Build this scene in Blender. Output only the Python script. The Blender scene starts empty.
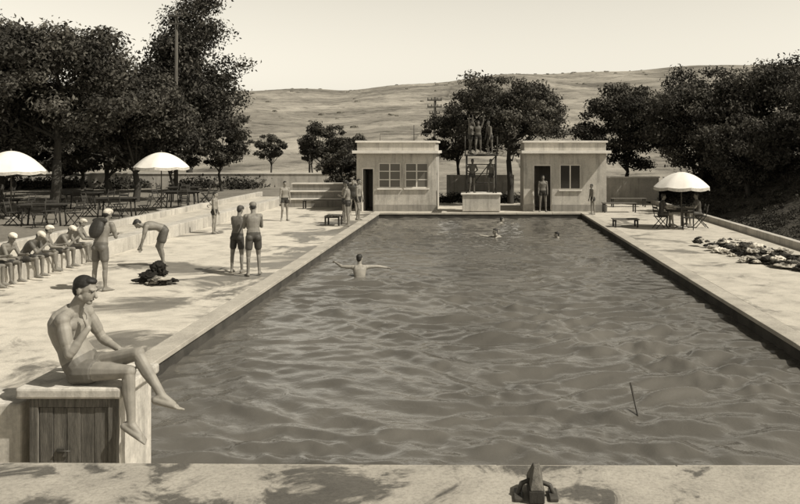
import bpy, math, random, bmesh
import numpy as np
from mathutils import Vector, Matrix
random.seed(3); np.random.seed(3)
scene=bpy.context.scene
col=scene.collection
V=lambda *a: np.array(a,dtype=float)
def nrm(v):
    v=np.array(v,float); n=np.linalg.norm(v); return v/n if n>1e-9 else v
def S(v,k=1.0):
    return (v, v*(1-0.075*k), v*(1-0.21*k), 1)

# ---------------------------------------------------------------- materials
def newmat(name):
    m=bpy.data.materials.new(name); m.use_nodes=True
    nt=m.node_tree; b=nt.nodes['Principled BSDF']; return m,nt,b
def noise(nt,scale,detail=6,rough=.6,vec=None,dist=0):
    n=nt.nodes.new('ShaderNodeTexNoise'); n.inputs['Scale'].default_value=scale
    n.inputs['Detail'].default_value=detail; n.inputs['Roughness'].default_value=rough
    n.inputs['Distortion'].default_value=dist
    if vec is not None: nt.links.new(vec,n.inputs['Vector'])
    return n
def ramp(nt,fac,stops):
    r=nt.nodes.new('ShaderNodeValToRGB'); e=r.color_ramp.elements
    while len(e)<len(stops): e.new(.5)
    for i,(p,c) in enumerate(stops):
        e[i].position=p; e[i].color=c
    nt.links.new(fac,r.inputs['Fac']); return r
def G3(v): return (v,v,v,1)
def mixc(nt,a,b,fac=1.0,mode='MULTIPLY'):
    m=nt.nodes.new('ShaderNodeMix'); m.data_type='RGBA'; m.blend_type=mode
    if isinstance(fac,(int,float)): m.inputs['Factor'].default_value=fac
    else: nt.links.new(fac,m.inputs['Factor'])
    for s,x in ((m.inputs[6],a),(m.inputs[7],b)):
        if isinstance(x,tuple): s.default_value=x
        else: nt.links.new(x,s)
    return m.outputs[2]
def math_(nt,op,a,b=None,c=None):
    m=nt.nodes.new('ShaderNodeMath'); m.operation=op
    for i,x in enumerate((a,b,c)):
        if x is None: continue
        if isinstance(x,(int,float)): m.inputs[i].default_value=x
        else: nt.links.new(x,m.inputs[i])
    return m.outputs[0]
def coords(nt,stretch=None):
    tc=nt.nodes.new('ShaderNodeTexCoord'); o=tc.outputs['Object']
    if stretch:
        mp=nt.nodes.new('ShaderNodeMapping'); mp.inputs['Scale'].default_value=stretch
        nt.links.new(o,mp.inputs['Vector']); o=mp.outputs['Vector']
    return o
def sepxyz(nt,c):
    s=nt.nodes.new('ShaderNodeSeparateXYZ'); nt.links.new(c,s.inputs[0]); return s.outputs
def bumpn(nt,b,h,strength,dist=.02):
    bp=nt.nodes.new('ShaderNodeBump'); bp.inputs['Strength'].default_value=strength
    bp.inputs['Distance'].default_value=dist
    nt.links.new(h,bp.inputs['Height']); nt.links.new(bp.outputs['Normal'],b.inputs['Normal'])
def M(name,lo,hi,scale=3,rough=.9,bump=.3,bscale=40,stretch=None,k=1.0,spec=.3,fine=.25,streak=0):
    m,nt,b=newmat(name); c=coords(nt,stretch)
    n1=noise(nt,scale,8,.65,c); r=ramp(nt,n1.outputs['Fac'],[(.3,S(lo,k)),(.7,S(hi,k))])
    n2=noise(nt,bscale,4,.7,c); r2=ramp(nt,n2.outputs['Fac'],[(.3,G3(1-fine)),(.65,G3(1))])
    o=mixc(nt,r.outputs['Color'],r2.outputs['Color'])
    if streak:
        n3=noise(nt,2.2,6,.7,coords(nt,(2.2,2.2,.22)),.3); r3=ramp(nt,n3.outputs['Fac'],[(.36,G3(1-streak)),(.52,G3(1))])
        o=mixc(nt,o,r3.outputs['Color'])
    nt.links.new(o,b.inputs['Base Color']); b.inputs['Roughness'].default_value=rough
    b.inputs['Specular IOR Level'].default_value=spec
    bumpn(nt,b,n2.outputs['Fac'],bump,.01)
    return m
def vcol(name,rough=.8,bump=.1,bscale=60,spec=.3,transl=0):
    m,nt,b=newmat(name)
    a=nt.nodes.new('ShaderNodeAttribute'); a.attribute_name='Col'
    o=a.outputs['Color']
    if bump:
        c=coords(nt); n=noise(nt,bscale,3,.6,c)
        n2=noise(nt,bscale*.15,4,.6,c)
        r=ramp(nt,n2.outputs['Fac'],[(.3,G3(.74)),(.7,G3(1.08))])
        o=mixc(nt,a.outputs['Color'],r.outputs['Color'])
        bumpn(nt,b,n.outputs['Fac'],bump,.006)
    nt.links.new(o,b.inputs['Base Color']); b.inputs['Roughness'].default_value=rough
    b.inputs['Specular IOR Level'].default_value=spec
    if transl:
        t=nt.nodes.new('ShaderNodeBsdfTranslucent'); nt.links.new(o,t.inputs['Color'])
        mx=nt.nodes.new('ShaderNodeMixShader'); mx.inputs[0].default_value=transl
        nt.links.new(b.outputs[0],mx.inputs[1]); nt.links.new(t.outputs[0],mx.inputs[2])
        nt.links.new(mx.outputs[0],nt.nodes['Material Output'].inputs['Surface'])
    return m

def deckmat(name,base,wet=.40,scale=.35,edge=None,gain=.15,dark=.4):
    """concrete with stains; wet patches get likelier close to the pool edge (edge = world x of the edge)"""
    m,nt,b=newmat(name); c=coords(nt)
    big=noise(nt,scale,7,.66,c,.8).outputs['Fac']
    if edge is not None:
        x=sepxyz(nt,c)[0]; d=math_(nt,'ABSOLUTE',math_(nt,'SUBTRACT',x,edge))
        g=math_(nt,'MULTIPLY',math_(nt,'MAXIMUM',math_(nt,'SUBTRACT',1.0,math_(nt,'DIVIDE',d,3.4)),0.0),gain)
        big=math_(nt,'SUBTRACT',big,g)
    med=noise(nt,1.7,8,.72,c,.4)
    fin=noise(nt,45,5,.75,c)
    r1=ramp(nt,big,[(wet-.03,S(base*dark)),(wet+.005,S(base*.66)),(wet+.04,S(base*.94)),(.66,S(base*1.05))])
    r2=ramp(nt,med.outputs['Fac'],[(.28,G3(.55)),(.42,G3(.82)),(.54,G3(.98)),(.75,G3(1.06))])
    r3=ramp(nt,fin.outputs['Fac'],[(.32,G3(.55)),(.55,G3(1))])
    o=mixc(nt,r1.outputs['Color'],r2.outputs['Color']); o=mixc(nt,o,r3.outputs['Color'],.7)
    nt.links.new(o,b.inputs['Base Color'])
    rr=ramp(nt,big,[(wet-.03,G3(.4)),(wet+.03,G3(.92))])
    nt.links.new(rr.outputs['Color'],b.inputs['Roughness'])
    b.inputs['Specular IOR Level'].default_value=.3
    bumpn(nt,b,fin.outputs['Fac'],.35,.01)
    return m

m_deck=deckmat('deck_concrete',.60,.385,.45,edge=-4.6,gain=.15,dark=.36)
m_decks=deckmat('deck_concrete_dry',.54,.36,.4,edge=5.0,gain=.09,dark=.45)
m_coping=M('coping_stone',.32,.56,1.3,bump=.3,bscale=50,fine=.4)
m_parapet=deckmat('parapet_concrete',.38,.455,2.1,dark=.3)
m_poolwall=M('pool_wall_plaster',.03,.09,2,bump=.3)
m_white=M('white_paint',.58,.78,1.5,bump=.15,bscale=30,k=.7,fine=.15,rough=.7)
m_whitew=M('weathered_whitewash',.40,.74,2.2,bump=.3,bscale=22,k=.8,fine=.25,rough=.85,streak=.35)
m_plaster=M('plaster',.38,.62,.9,bump=.3,bscale=25,k=.8,fine=.25,streak=.3)
m_plasterd=M('plaster_dark',.22,.36,1.2,bump=.3,bscale=30,k=.8,fine=.2,streak=.3)  # darker plaster tone for plinths, bleacher steps, lower walls and umbrella feet
m_wood=M('weathered_wood',.07,.22,4,bump=.5,bscale=30,stretch=(9,9,.7),fine=.45)
m_darkwood=M('dark_wood',.025,.06,4,bump=.3,bscale=30,stretch=(3,3,1))
m_metal=M('painted_metal',.05,.09,6,rough=.5,bump=.1)
m_pole=M('pole_wood',.06,.12,3,stretch=(4,4,.5))
m_glass,_nt,_b=newmat('window_glass'); _b.inputs['Base Color'].default_value=S(.03); _b.inputs['Roughness'].default_value=.08
m_glass2,_nt,_b=newmat('pane_glass_pale'); _b.inputs['Base Color'].default_value=S(.13); _b.inputs['Roughness'].default_value=.15
m_bark=M('bark',.03,.07,5,bump=.8,bscale=20,stretch=(3,3,.6))
m_leaf=vcol('leaves',.75,0,20,.12,transl=.15)
m_body=vcol('skin_and_cloth',.6,.15,70,.3)
m_cloth=vcol('cloth_bundles',.9,.5,45,.08)
m_canvas=M('umbrella_canvas',.68,.8,2,bump=.2,bscale=60,k=.6,fine=.08)
m_fringe=M('umbrella_valance',.35,.6,9,k=.8)

# ---------------------------------------------------------------- mesh builder
class MB:
    def __init__(s): s.v=[];s.f=[];s.m=[];s.mats=[];s.sm=[]
    def mi(s,mat):
        if mat not in s.mats: s.mats.append(mat)
        return s.mats.index(mat)
    def add(s,v,f,mat,smooth=False):
        o=len(s.v); s.v+= [tuple(p) for p in v]; i=s.mi(mat)
        for q in f: s.f.append(tuple(o+a for a in q)); s.m.append(i); s.sm.append(smooth)
    def box(s,a,b,mat):
        x0,y0,z0=a;x1,y1,z1=b
        v=[(x0,y0,z0),(x1,y0,z0),(x1,y1,z0),(x0,y1,z0),(x0,y0,z1),(x1,y0,z1),(x1,y1,z1),(x0,y1,z1)]
        s.add(v,[(0,3,2,1),(4,5,6,7),(0,1,5,4),(1,2,6,5),(2,3,7,6),(3,0,4,7)],mat)
    def obox(s,c,ex,ey,ez,mat):
        c,ex,ey,ez=map(np.array,(c,ex,ey,ez)); v=[]
        for k in(-1,1):
            for (i,j) in((-1,-1),(1,-1),(1,1),(-1,1)): v.append(c+i*ex+j*ey+k*ez)
        s.add(v,[(0,3,2,1),(4,5,6,7),(0,1,5,4),(1,2,6,5),(2,3,7,6),(3,0,4,7)],mat)
    def tube(s,pts,rad,mat,n=8,smooth=True):
        pts=[np.array(p,float) for p in pts]
        if not hasattr(rad,'__len__'): rad=[rad]*len(pts)
        vs=[];fs=[]
        d0=nrm(pts[-1]-pts[0]); ref=V(1,0,0) if abs(d0[0])<.8 else V(0,1,0)
        for i,p in enumerate(pts):
            d=nrm((pts[min(i+1,len(pts)-1)]-pts[max(i-1,0)]))
            u=nrm(np.cross(d,ref)); w=np.cross(d,u)
            for k in range(n):
                a=2*math.pi*k/n; vs.append(p+rad[i]*(math.cos(a)*u+math.sin(a)*w))
        for i in range(len(pts)-1):
            for k in range(n):
                fs.append((i*n+k,i*n+(k+1)%n,(i+1)*n+(k+1)%n,(i+1)*n+k))
        fs.append(tuple(range(n-1,-1,-1))); fs.append(tuple(range((len(pts)-1)*n,len(pts)*n)))
        s.add(vs,fs,mat,smooth)
    def build(s,name,parent=None,bevel=0,loc=None,rotz=0):
        me=bpy.data.meshes.new(name); me.from_pydata(s.v,[],s.f)
        for m in s.mats: me.materials.append(m)
        me.polygons.foreach_set('material_index',s.m); me.polygons.foreach_set('use_smooth',s.sm)
        me.update(); o=bpy.data.objects.new(name,me); col.objects.link(o)
        if parent: o.parent=parent
        if loc: o.location=loc
        if rotz: o.rotation_euler[2]=rotz
        if bevel:
            b=o.modifiers.new('bevel','BEVEL'); b.width=bevel; b.segments=2; b.limit_method='ANGLE'
        return o
def empty(name,loc=(0,0,0)):
    o=bpy.data.objects.new(name,None); col.objects.link(o); o.location=loc; return o

# ---------------------------------------------------------------- terrain
PX0,PX1,PY0,PY1=-4.55,4.95,7.55,37.5
def hillh(x,y):
    t=np.clip((y-75)/430.,0,1); t2=t*t*(3-2*t)
    ridge=46+.052*x+1.8*np.sin(x/47.)+1.2*np.sin(x/21.+1)+.5*np.sin(x/9.)
    ridge=np.clip(ridge,8,95)
    h=ridge*(.55*t2+.45*t)
    und=(np.sin(x/33.+y/51.)+np.sin(x/19.-y/27.+2)+.7*np.sin(x/8.+y/60.))*1.3*np.clip((y-110)/120,0,1)
    back=np.clip((y-505)/900.,0,1)
    return (h+und*(1-.9*t))*(1-.55*back)
def ground_z(x,y):
    z=-.06+hillh(x,y)
    bank=np.clip((x-9.9)/6.5,0,1); bank=bank*bank*(3-2*bank)*2.3
    z=z+bank*np.clip((60-y)/15,0,1)*(y>-30)
    z=z+np.where((x<-10.4),.42,0)*np.clip((75-y)/10,0,1)
    inp=(x>-4.8)&(x<5.2)&(y>7.2)&(y<37.8)
    return np.where(inp,-2.2,z)
xs=np.unique(np.concatenate([np.linspace(-3000,-400,14),np.linspace(-400,-60,60),np.linspace(-60,-12,30),[-10.45,-10.35,-4.85,-4.79,5.19,5.25],np.linspace(-10,9.5,18),np.linspace(9.8,18,22),np.linspace(19,60,24),np.linspace(66,420,70),np.linspace(440,3000,14)]))
ys=np.unique(np.concatenate([np.linspace(-400,0,12),[7.15,7.21,37.79,37.85],np.linspace(1,62,50),np.linspace(64,540,130),np.linspace(560,4500,30)]))
X,Y=np.meshgrid(xs,ys); Z=ground_z(X,Y)
Z=Z+np.where(Y>90,(np.random.rand(*Z.shape)-.5)*.35,0)
nx,ny=len(xs),len(ys)
idx=np.arange(nx*ny).reshape(ny,nx)
F=np.stack([idx[:-1,:-1],idx[:-1,1:],idx[1:,1:],idx[1:,:-1]],-1).reshape(-1,4)
me=bpy.data.meshes.new('ground'); me.from_pydata(np.stack([X,Y,Z],-1).reshape(-1,3).tolist(),[],F.tolist())
me.polygons.foreach_set('use_smooth',[True]*len(me.polygons))
g=bpy.data.objects.new('ground',me); col.objects.link(g)
m,nt,b=newmat('dry_ground'); c=coords(nt)
n1=noise(nt,.024,10,.68,c,1.0); n2=noise(nt,.16,11,.82,c,.3); n3=noise(nt,6,6,.7,c)
r1=ramp(nt,n1.outputs['Fac'],[(.36,S(.15)),(.46,S(.25)),(.54,S(.33)),(.64,S(.44))])
r2=ramp(nt,n2.outputs['Fac'],[(.38,G3(.38)),(.46,G3(.8)),(.55,G3(1.0)),(.7,G3(1.12))])
r3=ramp(nt,n3.outputs['Fac'],[(.3,G3(.6)),(.6,G3(1))])
o=mixc(nt,r1.outputs['Color'],r2.outputs['Color']); o=mixc(nt,o,r3.outputs['Color'])
xyz=sepxyz(nt,c)
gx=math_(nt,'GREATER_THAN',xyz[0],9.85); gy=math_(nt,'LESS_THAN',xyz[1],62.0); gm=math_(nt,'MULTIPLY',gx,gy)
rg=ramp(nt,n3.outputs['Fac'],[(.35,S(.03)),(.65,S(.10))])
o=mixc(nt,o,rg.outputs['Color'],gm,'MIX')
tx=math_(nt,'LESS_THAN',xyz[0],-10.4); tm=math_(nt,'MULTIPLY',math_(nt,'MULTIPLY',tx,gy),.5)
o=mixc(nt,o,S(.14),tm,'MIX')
nt.links.new(o,b.inputs['Base Color']); b.inputs['Roughness'].default_value=1; b.inputs['Specular IOR Level'].default_value=.05
bumpn(nt,b,n3.outputs['Fac'],.5,.05)
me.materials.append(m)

# ---------------------------------------------------------------- pool + decks
d=MB()
d.box((-10.3,2,-.25),(PX0-.34,46.5,0),m_deck); d.build('pool_deck',bevel=.01)
d=MB(); d.box((PX1+.34,2,-.25),(9.6,46.5,0),m_decks); d.build('pool_deck',bevel=.01)
d=MB(); d.box((PX0-.335,2,-.25),(PX1+.335,PY0-.34,0),m_decks); d.build('pool_deck',bevel=.01)
d=MB(); d.box((PX0-.335,PY1+.34,-.25),(PX1+.335,46.5,0),m_decks); d.build('pool_deck',bevel=.01)
c_=MB(); 
def coping_run(axis,fixed,a,b,inner):
    n=int((b-a)/1.5); L=(b-a)/n
    for i in range(n):
        p=a+i*L+.004; q=a+(i+1)*L-.004; dz=random.uniform(-.003,.003)
        lo,hi=sorted((fixed,fixed+inner))
        if axis=='y': c_.box((lo,p,-.07),(hi,q,.008+dz),m_coping)
        else: c_.box((p,lo,-.07),(q,hi,.008+dz),m_coping)
coping_run('y',PX0+.03,PY0,PY1,-.36); coping_run('y',PX1-.03,PY0,PY1,.36)
coping_run('x',PY0+.03,PX0-.33,PX1+.33,-.36); coping_run('x',PY1-.03,PX0-.33,PX1+.33,.36)
c_.build('pool_coping',bevel=.010)
w=MB()
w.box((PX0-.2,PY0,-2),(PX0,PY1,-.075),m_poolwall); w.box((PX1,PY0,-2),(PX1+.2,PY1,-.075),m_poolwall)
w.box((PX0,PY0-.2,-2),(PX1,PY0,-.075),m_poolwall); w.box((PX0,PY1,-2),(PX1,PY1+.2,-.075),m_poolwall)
w.build('pool_basin')
# water
wx=np.linspace(PX0,PX1,240); 
wy=[PY0]; 
while wy[-1]<PY1: wy.append(wy[-1]+.030+.0016*(wy[-1]-7))
wy[-1]=PY1; wy=np.array(wy)
X,Y=np.meshgrid(wx,wy); Z=np.zeros_like(X)
rs=np.random.RandomState(11)
Xw=X+.30*np.sin(Y*.7+.6*np.sin(X*.9))+.16*np.sin(X*1.7+Y*1.1); Yw=Y+.30*np.sin(X*.8+1.3)+.16*np.sin(Y*1.3-X*.7)
for i in range(110):
    lam=math.exp(rs.uniform(math.log(.20),math.log(1.6))); th=rs.normal(1.4,.75)
    kx,ky=math.cos(th)*2*math.pi/lam,math.sin(th)*2*math.pi/lam
    amp=.0043*lam*rs.uniform(.4,1.4)*(1.2 if .35<lam<.9 else (.7 if lam<.35 else .75))
    Z+=amp*np.sin(kx*Xw+ky*Yw+rs.uniform(0,6.28))
env=.8+.35*np.sin(X*.5+Y*.23)*np.sin(Y*.31+1)+.2*np.clip((22-Y)/14,0,1)
edge=np.clip(np.minimum(X-PX0,PX1-X)/1.1,0,1); env*=.38+.62*edge
Z*=env
Z+=.4*np.clip(Z,0,1)
for cx,cy,a in((-2.95,20.3,.035),(1.0,29.5,.02),(3.3,29.2,.02),(.8,35,.012)):
    r=np.hypot(X-cx,Y-cy); Z+=a*np.sin(r*8)*np.exp(-r*.9)
Z-=.25
nx,ny=len(wx),len(wy); idx=np.arange(nx*ny).reshape(ny,nx)
F=np.stack([idx[:-1,:-1],idx[:-1,1:],idx[1:,1:],idx[1:,:-1]],-1).reshape(-1,4)
me=bpy.data.meshes.new('pool_water'); me.from_pydata(np.stack([X,Y,Z],-1).reshape(-1,3).tolist(),[],F.tolist())
me.polygons.foreach_set('use_smooth',[True]*len(me.polygons))
o_=bpy.data.objects.new('pool_water',me); col.objects.link(o_)
m,nt,b=newmat('water'); c=coords(nt); n1=noise(nt,.4,4,.5,c); n2=noise(nt,7,4,.6,c,.5)
r=ramp(nt,n1.outputs['Fac'],[(.3,S(.085,.9)),(.7,S(.13,.9))]); nt.links.new(r.outputs['Color'],b.inputs['Base Color'])
b.inputs['Roughness'].default_value=.05; b.inputs['IOR'].default_value=1.6
bumpn(nt,b,n2.outputs['Fac'],.3,.03)
me.materials.append(m)
# left terrace with step and kerb
d=MB(); 
d.box((-10.85,4,-.2),(-10.305,44,.40),m_plaster)
d.build('terrace_step',bevel=.015)
d=MB(); d.box((-12.25,4,-.2),(-12.0,45,.60),m_plaster); d.build('terrace_kerb',bevel=.015)
d=MB(); d.box((-11.997,4,.1),(-10.853,44,.385),m_decks); d.build('terrace_path')
d=MB(); d.box((9.603,6,-.2),(9.83,44,.22),m_plaster); d.build('deck_kerb',bevel=.015)

# foreground parapet
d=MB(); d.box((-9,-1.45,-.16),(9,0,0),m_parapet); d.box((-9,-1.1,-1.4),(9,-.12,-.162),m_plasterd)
d.build('concrete_parapet',bevel=.012,loc=(0,4.06,1.4),rotz=math.radians(-.85))
d=MB()
d.obox((.275,3.70,1.43),(.035,0,.0),(0,.10,0),(0,0,.028),m_darkwood)
d.add([(.245,3.6,1.46),(.305,3.6,1.46),(.315,3.8,1.46),(.24,3.8,1.46),(.265,3.66,1.545),(.29,3.66,1.545),(.295,3.74,1.535),(.265,3.74,1.535)],
      [(0,3,2,1),(4,5,6,7),(0,1,5,4),(1,2,6,5),(2,3,7,6),(3,0,4,7)],m_wood)
d.tube([(.19,3.68,1.41),(.21,3.69,1.46),(.25,3.70,1.47)],.012,m_metal)
d.tube([(.36,3.68,1.41),(.34,3.69,1.45),(.3,3.70,1.46)],.012,m_metal)
d.box((.175,3.62,1.402),(.215,3.74,1.418),m_metal); d.box((.335,3.62,1.402),(.375,3.74,1.418),m_metal)
d.build('iron_bracket',bevel=.004)

# block with cupboard
blk=empty('cupboard_plinth')
d=MB(); 
d.box((-3.58,6.46,0),(-2.88,7.1,1.0),m_whitew)
d.build('body',blk,bevel=.01)
d=MB(); d.box((-3.68,6.38,1.002),(-2.83,7.16,1.09),m_whitew); d.build('cap',blk,bevel=.02)
d=MB()
for (a,b2) in (((-3.58,6.41,0),(-3.51,6.458,1.0)),((-2.95,6.41,0),(-2.88,6.458,1.0)),((-3.508,6.41,.93),(-2.952,6.458,1.0)),((-3.508,6.41,0),(-2.952,6.458,.08))):
    d.box(a,b2,m_wood)
d.build('door_frame',blk,bevel=.004)
d=MB(); n=5; W=(3.505-2.955)/n
for i in range(n):
    d.box((-3.505+i*W+.002,6.425+.003*(i%2),.085),(-3.505+(i+1)*W-.002,6.456,.925),m_wood)
d.build('door_planks',blk,bevel=.003)
d=MB(); d.box((-3.36,6.412,.56),(-3.30,6.424,.60),m_metal); d.tube([(-3.36,6.405,.58),(-3.25,6.405,.58)],.006,m_metal); d.build('latch',blk)
d=MB(); d.box((-4.6,6.5,0),(-3.70,6.95,.93),m_whitew); d.build('low_wall',bevel=.02)

# ---------------------------------------------------------------- cabins
def wall_x(mb,x0,x1,y0,y1,z0,z1,ops,mat):
    br=sorted(set([x0,x1]+[o[0] for o in ops]+[o[1] for o in ops]))
    for a,b2 in zip(br[:-1],br[1:]):
        op=[o for o in ops if o[0]<=a+1e-6 and o[1]>=b2-1e-6]
        if not op: mb.box((a,y0,z0),(b2,y1,z1),mat)
        else:
            o=op[0]
            if o[2]>z0+.01: mb.box((a,y0,z0),(b2,y1,o[2]),mat)
            mb.box((a,y0,o[3]),(b2,y1,z1),mat)
def cabin(name,x0,x1,ops,wins,doors,pale):
    e=empty(name); y0,y1=38.5,41.6
    mb=MB(); wall_x(mb,x0,x1,y0,y0+.2,0,2.78,ops,m_plaster)
    mb.box((x0,y0+.2,0),(x0+.2,y1,2.78),m_plaster); mb.box((x1-.2,y0+.2,0),(x1,y1,2.78),m_plaster)
    mb.box((x0+.2,y1-.2,0),(x1-.2,y1,2.78),m_plaster)
    mb.build('walls',e)
    mb=MB(); mb.box((x0-.14,y0-.55,2.782),(x1+.14,y1+.1,2.92),m_white); mb.build('canopy_slab',e,bevel=.015)
    mb=MB(); mb.box((x0+.02,y0+.02,2.922),(x1-.02,y1-.02,3.30),m_plaster); mb.box((x0-.06,y0-.06,3.302),(x1+.06,y1+.06,3.40),m_white); mb.build('roof_parapet',e,bevel=.01)
    mb=MB()
    br=sorted([x0-.03]+[q for wd in ops if wd[2]<.1 for q in wd[:2]]+[x1+.03])
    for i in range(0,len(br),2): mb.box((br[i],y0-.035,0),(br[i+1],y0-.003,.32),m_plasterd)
    for wd in ops:
        if wd[2]<.1: continue
        mb.box((wd[0]-.05,y0-.08,wd[2]-.07),(wd[1]+.05,y0-.003,wd[2]-.005),m_white)
    mb.build('sills_and_plinth',e)
    for k,(a,b2,z0,z1) in enumerate(wins):
        mb=MB(); t=.05; yy=(y0+.05,y0+.1)
        mb.box((a,yy[0],z0),(a+t,yy[1],z1),m_white); mb.box((b2-t,yy[0],z0),(b2,yy[1],z1),m_white)
        mb.box((a+t,yy[0],z0),(b2-t,yy[1],z0+t),m_white); mb.box((a+t,yy[0],z1-t),(b2-t,yy[1],z1),m_white)
        mx=(a+b2)/2; mb.box((mx-.03,yy[0]+.002,z0+t),(mx+.03,yy[1]-.002,z1-t),m_white)
        for q in (1,2):
            if not pale: continue
            zz=z0+(z1-z0)*q/3
            mb.box((a+t,yy[0]+.01,zz-.02),(mx-.03,yy[1]-.01,zz+.02),m_white); mb.box((mx+.03,yy[0]+.01,zz-.02),(b2-t,yy[1]-.01,zz+.02),m_white)
        mb.build('window_frame_%d'%(k+1),e)
        mb=MB(); mb.box((a+t,y0+.07,z0+t),(b2-t,y0+.078,z1-t),m_glass2 if pale else m_glass); mb.build('window_glass_%d'%(k+1),e)
    for k,(a,b2,z0,z1) in enumerate(doors):
        mb=MB(); mb.box((a,y0+.04,z0),(a+.06,y0+.14,z1),m_white); mb.box((b2-.06,y0+.04,z0),(b2,y0+.14,z1),m_white); mb.box((a+.06,y0+.04,z1-.06),(b2-.06,y0+.14,z1),m_white)
        mb.obox((a+.1,y0+.62,z1/2-.05),(.02,0,0),(0,.38,0),(0,0,z1/2-.06),m_wood)
        mb.build('door_%d'%(k+1),e)
    return e
cabin('changing_cabin',-5.75,-1.92,[(-5.5,-4.9,0,2.1),(-4.7,-3.62,1.12,2.33),(-3.42,-2.3,1.12,2.33)],[(-4.7,-3.62,1.12,2.33),(-3.42,-2.3,1.12,2.33)],[(-5.5,-4.9,0,2.1)],True)
cabin('changing_cabin',2.3,6.28,[(2.74,3.65,0,2.25),(4.03,5.05,1.05,2.25)],[(4.03,5.05,1.05,2.25)],[(2.74,3.65,0,2.25)],False)
d=MB(); d.tube([(-3.1,40,3.4),(-3.1,40,4.2)],.02,m_metal); d.tube([(-3.3,40,4.0),(-2.9,40,4.0)],.012,m_metal); d.tube([(-4.8,40,3.4),(-4.8,40,3.75),(-2.2,40,3.75),(-2.2,40,3.4)],.015,m_metal); d.build('roof_mast')
# diving tower
e=empty('diving_tower')
d=MB(); d.box((-.65,37.95,0.04),(1.15,39.2,.82),m_plaster); d.box((-.72,37.88,.822),(1.22,39.27,.90),m_white); d.build('base',e,bevel=.02)
d=MB()
for x in(-.45,.95):
    for y in(38.1,39.0): d.tube([(x,y,.9),(x,y,2.66)],.04,m_darkwood)
for z in(1.35,1.8,2.25):
    d.tube([(-.45,39.0,z),(.95,39.0,z)],.022,m_darkwood)
d.tube([(-.45,38.1,.95),(-.45,39.0,2.6)],.025,m_darkwood); d.tube([(.95,38.1,.95),(.95,39.0,2.6)],.025,m_darkwood)
d.tube([(-.4,39.0,.95),(.9,39.0,2.6)],.022,m_darkwood)
d.build('frame',e)
d=MB(); d.box((-.55,37.95,2.66),(1.05,39.15,2.74),m_darkwood); d.box((.05,36.6,2.745),(.5,38.6,2.79),m_wood); d.build('platform',e,bevel=.01)
d=MB()
for x in(-.52,1.02):
    d.tube([(x,39.1,2.74),(x,39.1,3.6),(x,38.1,3.6),(x,38.1,2.74)],.018,m_metal)
d.build('handrail',e)
# boundary walls, bleachers
d=MB(); d.box((6.6,45.5,0),(10.4,45.75,1.35),m_plaster); d.box((6.55,45.45,1.352),(10.45,45.8,1.43),m_white); d.build('boundary_wall')
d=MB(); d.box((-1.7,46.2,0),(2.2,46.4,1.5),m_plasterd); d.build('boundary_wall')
d=MB(); d.box((-32,56,0.2),(-6.1,56.25,1.25),m_plaster); d.box((-32,55.95,1.252),(-6.1,56.3,1.33),m_white); d.build('boundary_wall')
e=MB()
for i in range(3):
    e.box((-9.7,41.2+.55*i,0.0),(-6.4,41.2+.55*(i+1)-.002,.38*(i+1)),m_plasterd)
    e.box((-9.75,41.14+.55*i,.38*(i+1)+.002),(-6.35,41.14+.55*i+.5,.38*(i+1)+.06),m_white)
e.build('bleacher_steps')
def lowbench(x,y,L=1.3,h=.32,rot=0):
    mb=MB()
    for i in range(5): mb.box((-L/2,-.3+.125*i,h-.03),(L/2,-.3+.125*i+.1,h),m_wood)
    for sx in(-L/2+.08,L/2-.08):
        mb.box((sx-.03,-.28,h-.09),(sx+.03,.3,h-.032),m_darkwood)
        for sy in(-.25,.27): mb.box((sx-.028,sy-.03,0),(sx+.028,sy+.03,h-.092),m_darkwood)
    return mb.build('wooden_bench',loc=(x,y,0),rotz=rot)
lowbench(5.75,30.8,1.0); lowbench(6.8,38.0,1.6,.45); lowbench(7.9,41.5,1.8,.45)
lowbench(-5.6,31.5,.8,.4,1.57); lowbench(-7.4,40.2,2.6,.45)

# ---------------------------------------------------------------- umbrellas, tables, chairs
def umbrella(x,y,z0,ztop,R,drop=.62,name='beach_umbrella'):
    e=empty(name,(x,y,z0)); H=ztop-z0
    mb=MB(); nseg=8; sub=4; N=nseg*sub; rings=9; v=[];f=[]
    a0=random.random()
    for i in range(rings+1):
        t=i/rings
        for k in range(N):
            a=a0+2*math.pi*k/N; u=(k%sub)/sub; sag=math.sin(math.pi*u)
            rr=R*t*(1-.05*sag*t); z=H-drop*(t**1.9)-.035*sag*t
            v.append((rr*math.cos(a),rr*math.sin(a),z))
    for i in range(rings):
        for k in range(N): f.append((i*N+k,i*N+(k+1)%N,(i+1)*N+(k+1)%N,(i+1)*N+k))
    mb.add(v,f,m_canvas,True); mb.build('canopy',e)
    mb=MB(); v=[];f=[]
    for k in range(N):
        a=a0+2*math.pi*k/N; u=(k%sub)/sub; sag=math.sin(math.pi*u); rr=R*(1-.05*sag)
        z=H-drop-.035*sag
        v.append((rr*math.cos(a),rr*math.sin(a),z-.001)); v.append((rr*1.01*math.cos(a),rr*1.01*math.sin(a),z-.10-.02*sag))
    for k in range(N): f.append((2*k,2*((k+1)%N),2*((k+1)%N)+1,2*k+1))
    mb.add(v,f,m_fringe); mb.build('valance',e)
    mb=MB(); mb.tube([(0,0,0),(0,0,H+.08)],[.028,.022],m_pole)
    for k in range(nseg):
        a=a0+2*math.pi*k/nseg; pts=[(R*t*math.cos(a),R*t*math.sin(a),H-.02-drop*(t**1.9)) for t in(.03,.35,.7,1)]
        mb.tube(pts,.008,m_metal,5); mb.tube([(0,0,H-.75),(.5*R*math.cos(a),.5*R*math.sin(a),H-.03-drop*.27)],.006,m_metal,5)
    mb.tube([(0,0,0),(0,0,.08)],[.25,.2],m_plasterd,12); mb.build('pole',e)
umbrella(-17.55,30.2,.36,2.93,1.2,.75); umbrella(-13.45,34.2,.36,2.86,1.15,.62); umbrella(7.78,30.3,0,2.13,1.08,.55)
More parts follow.
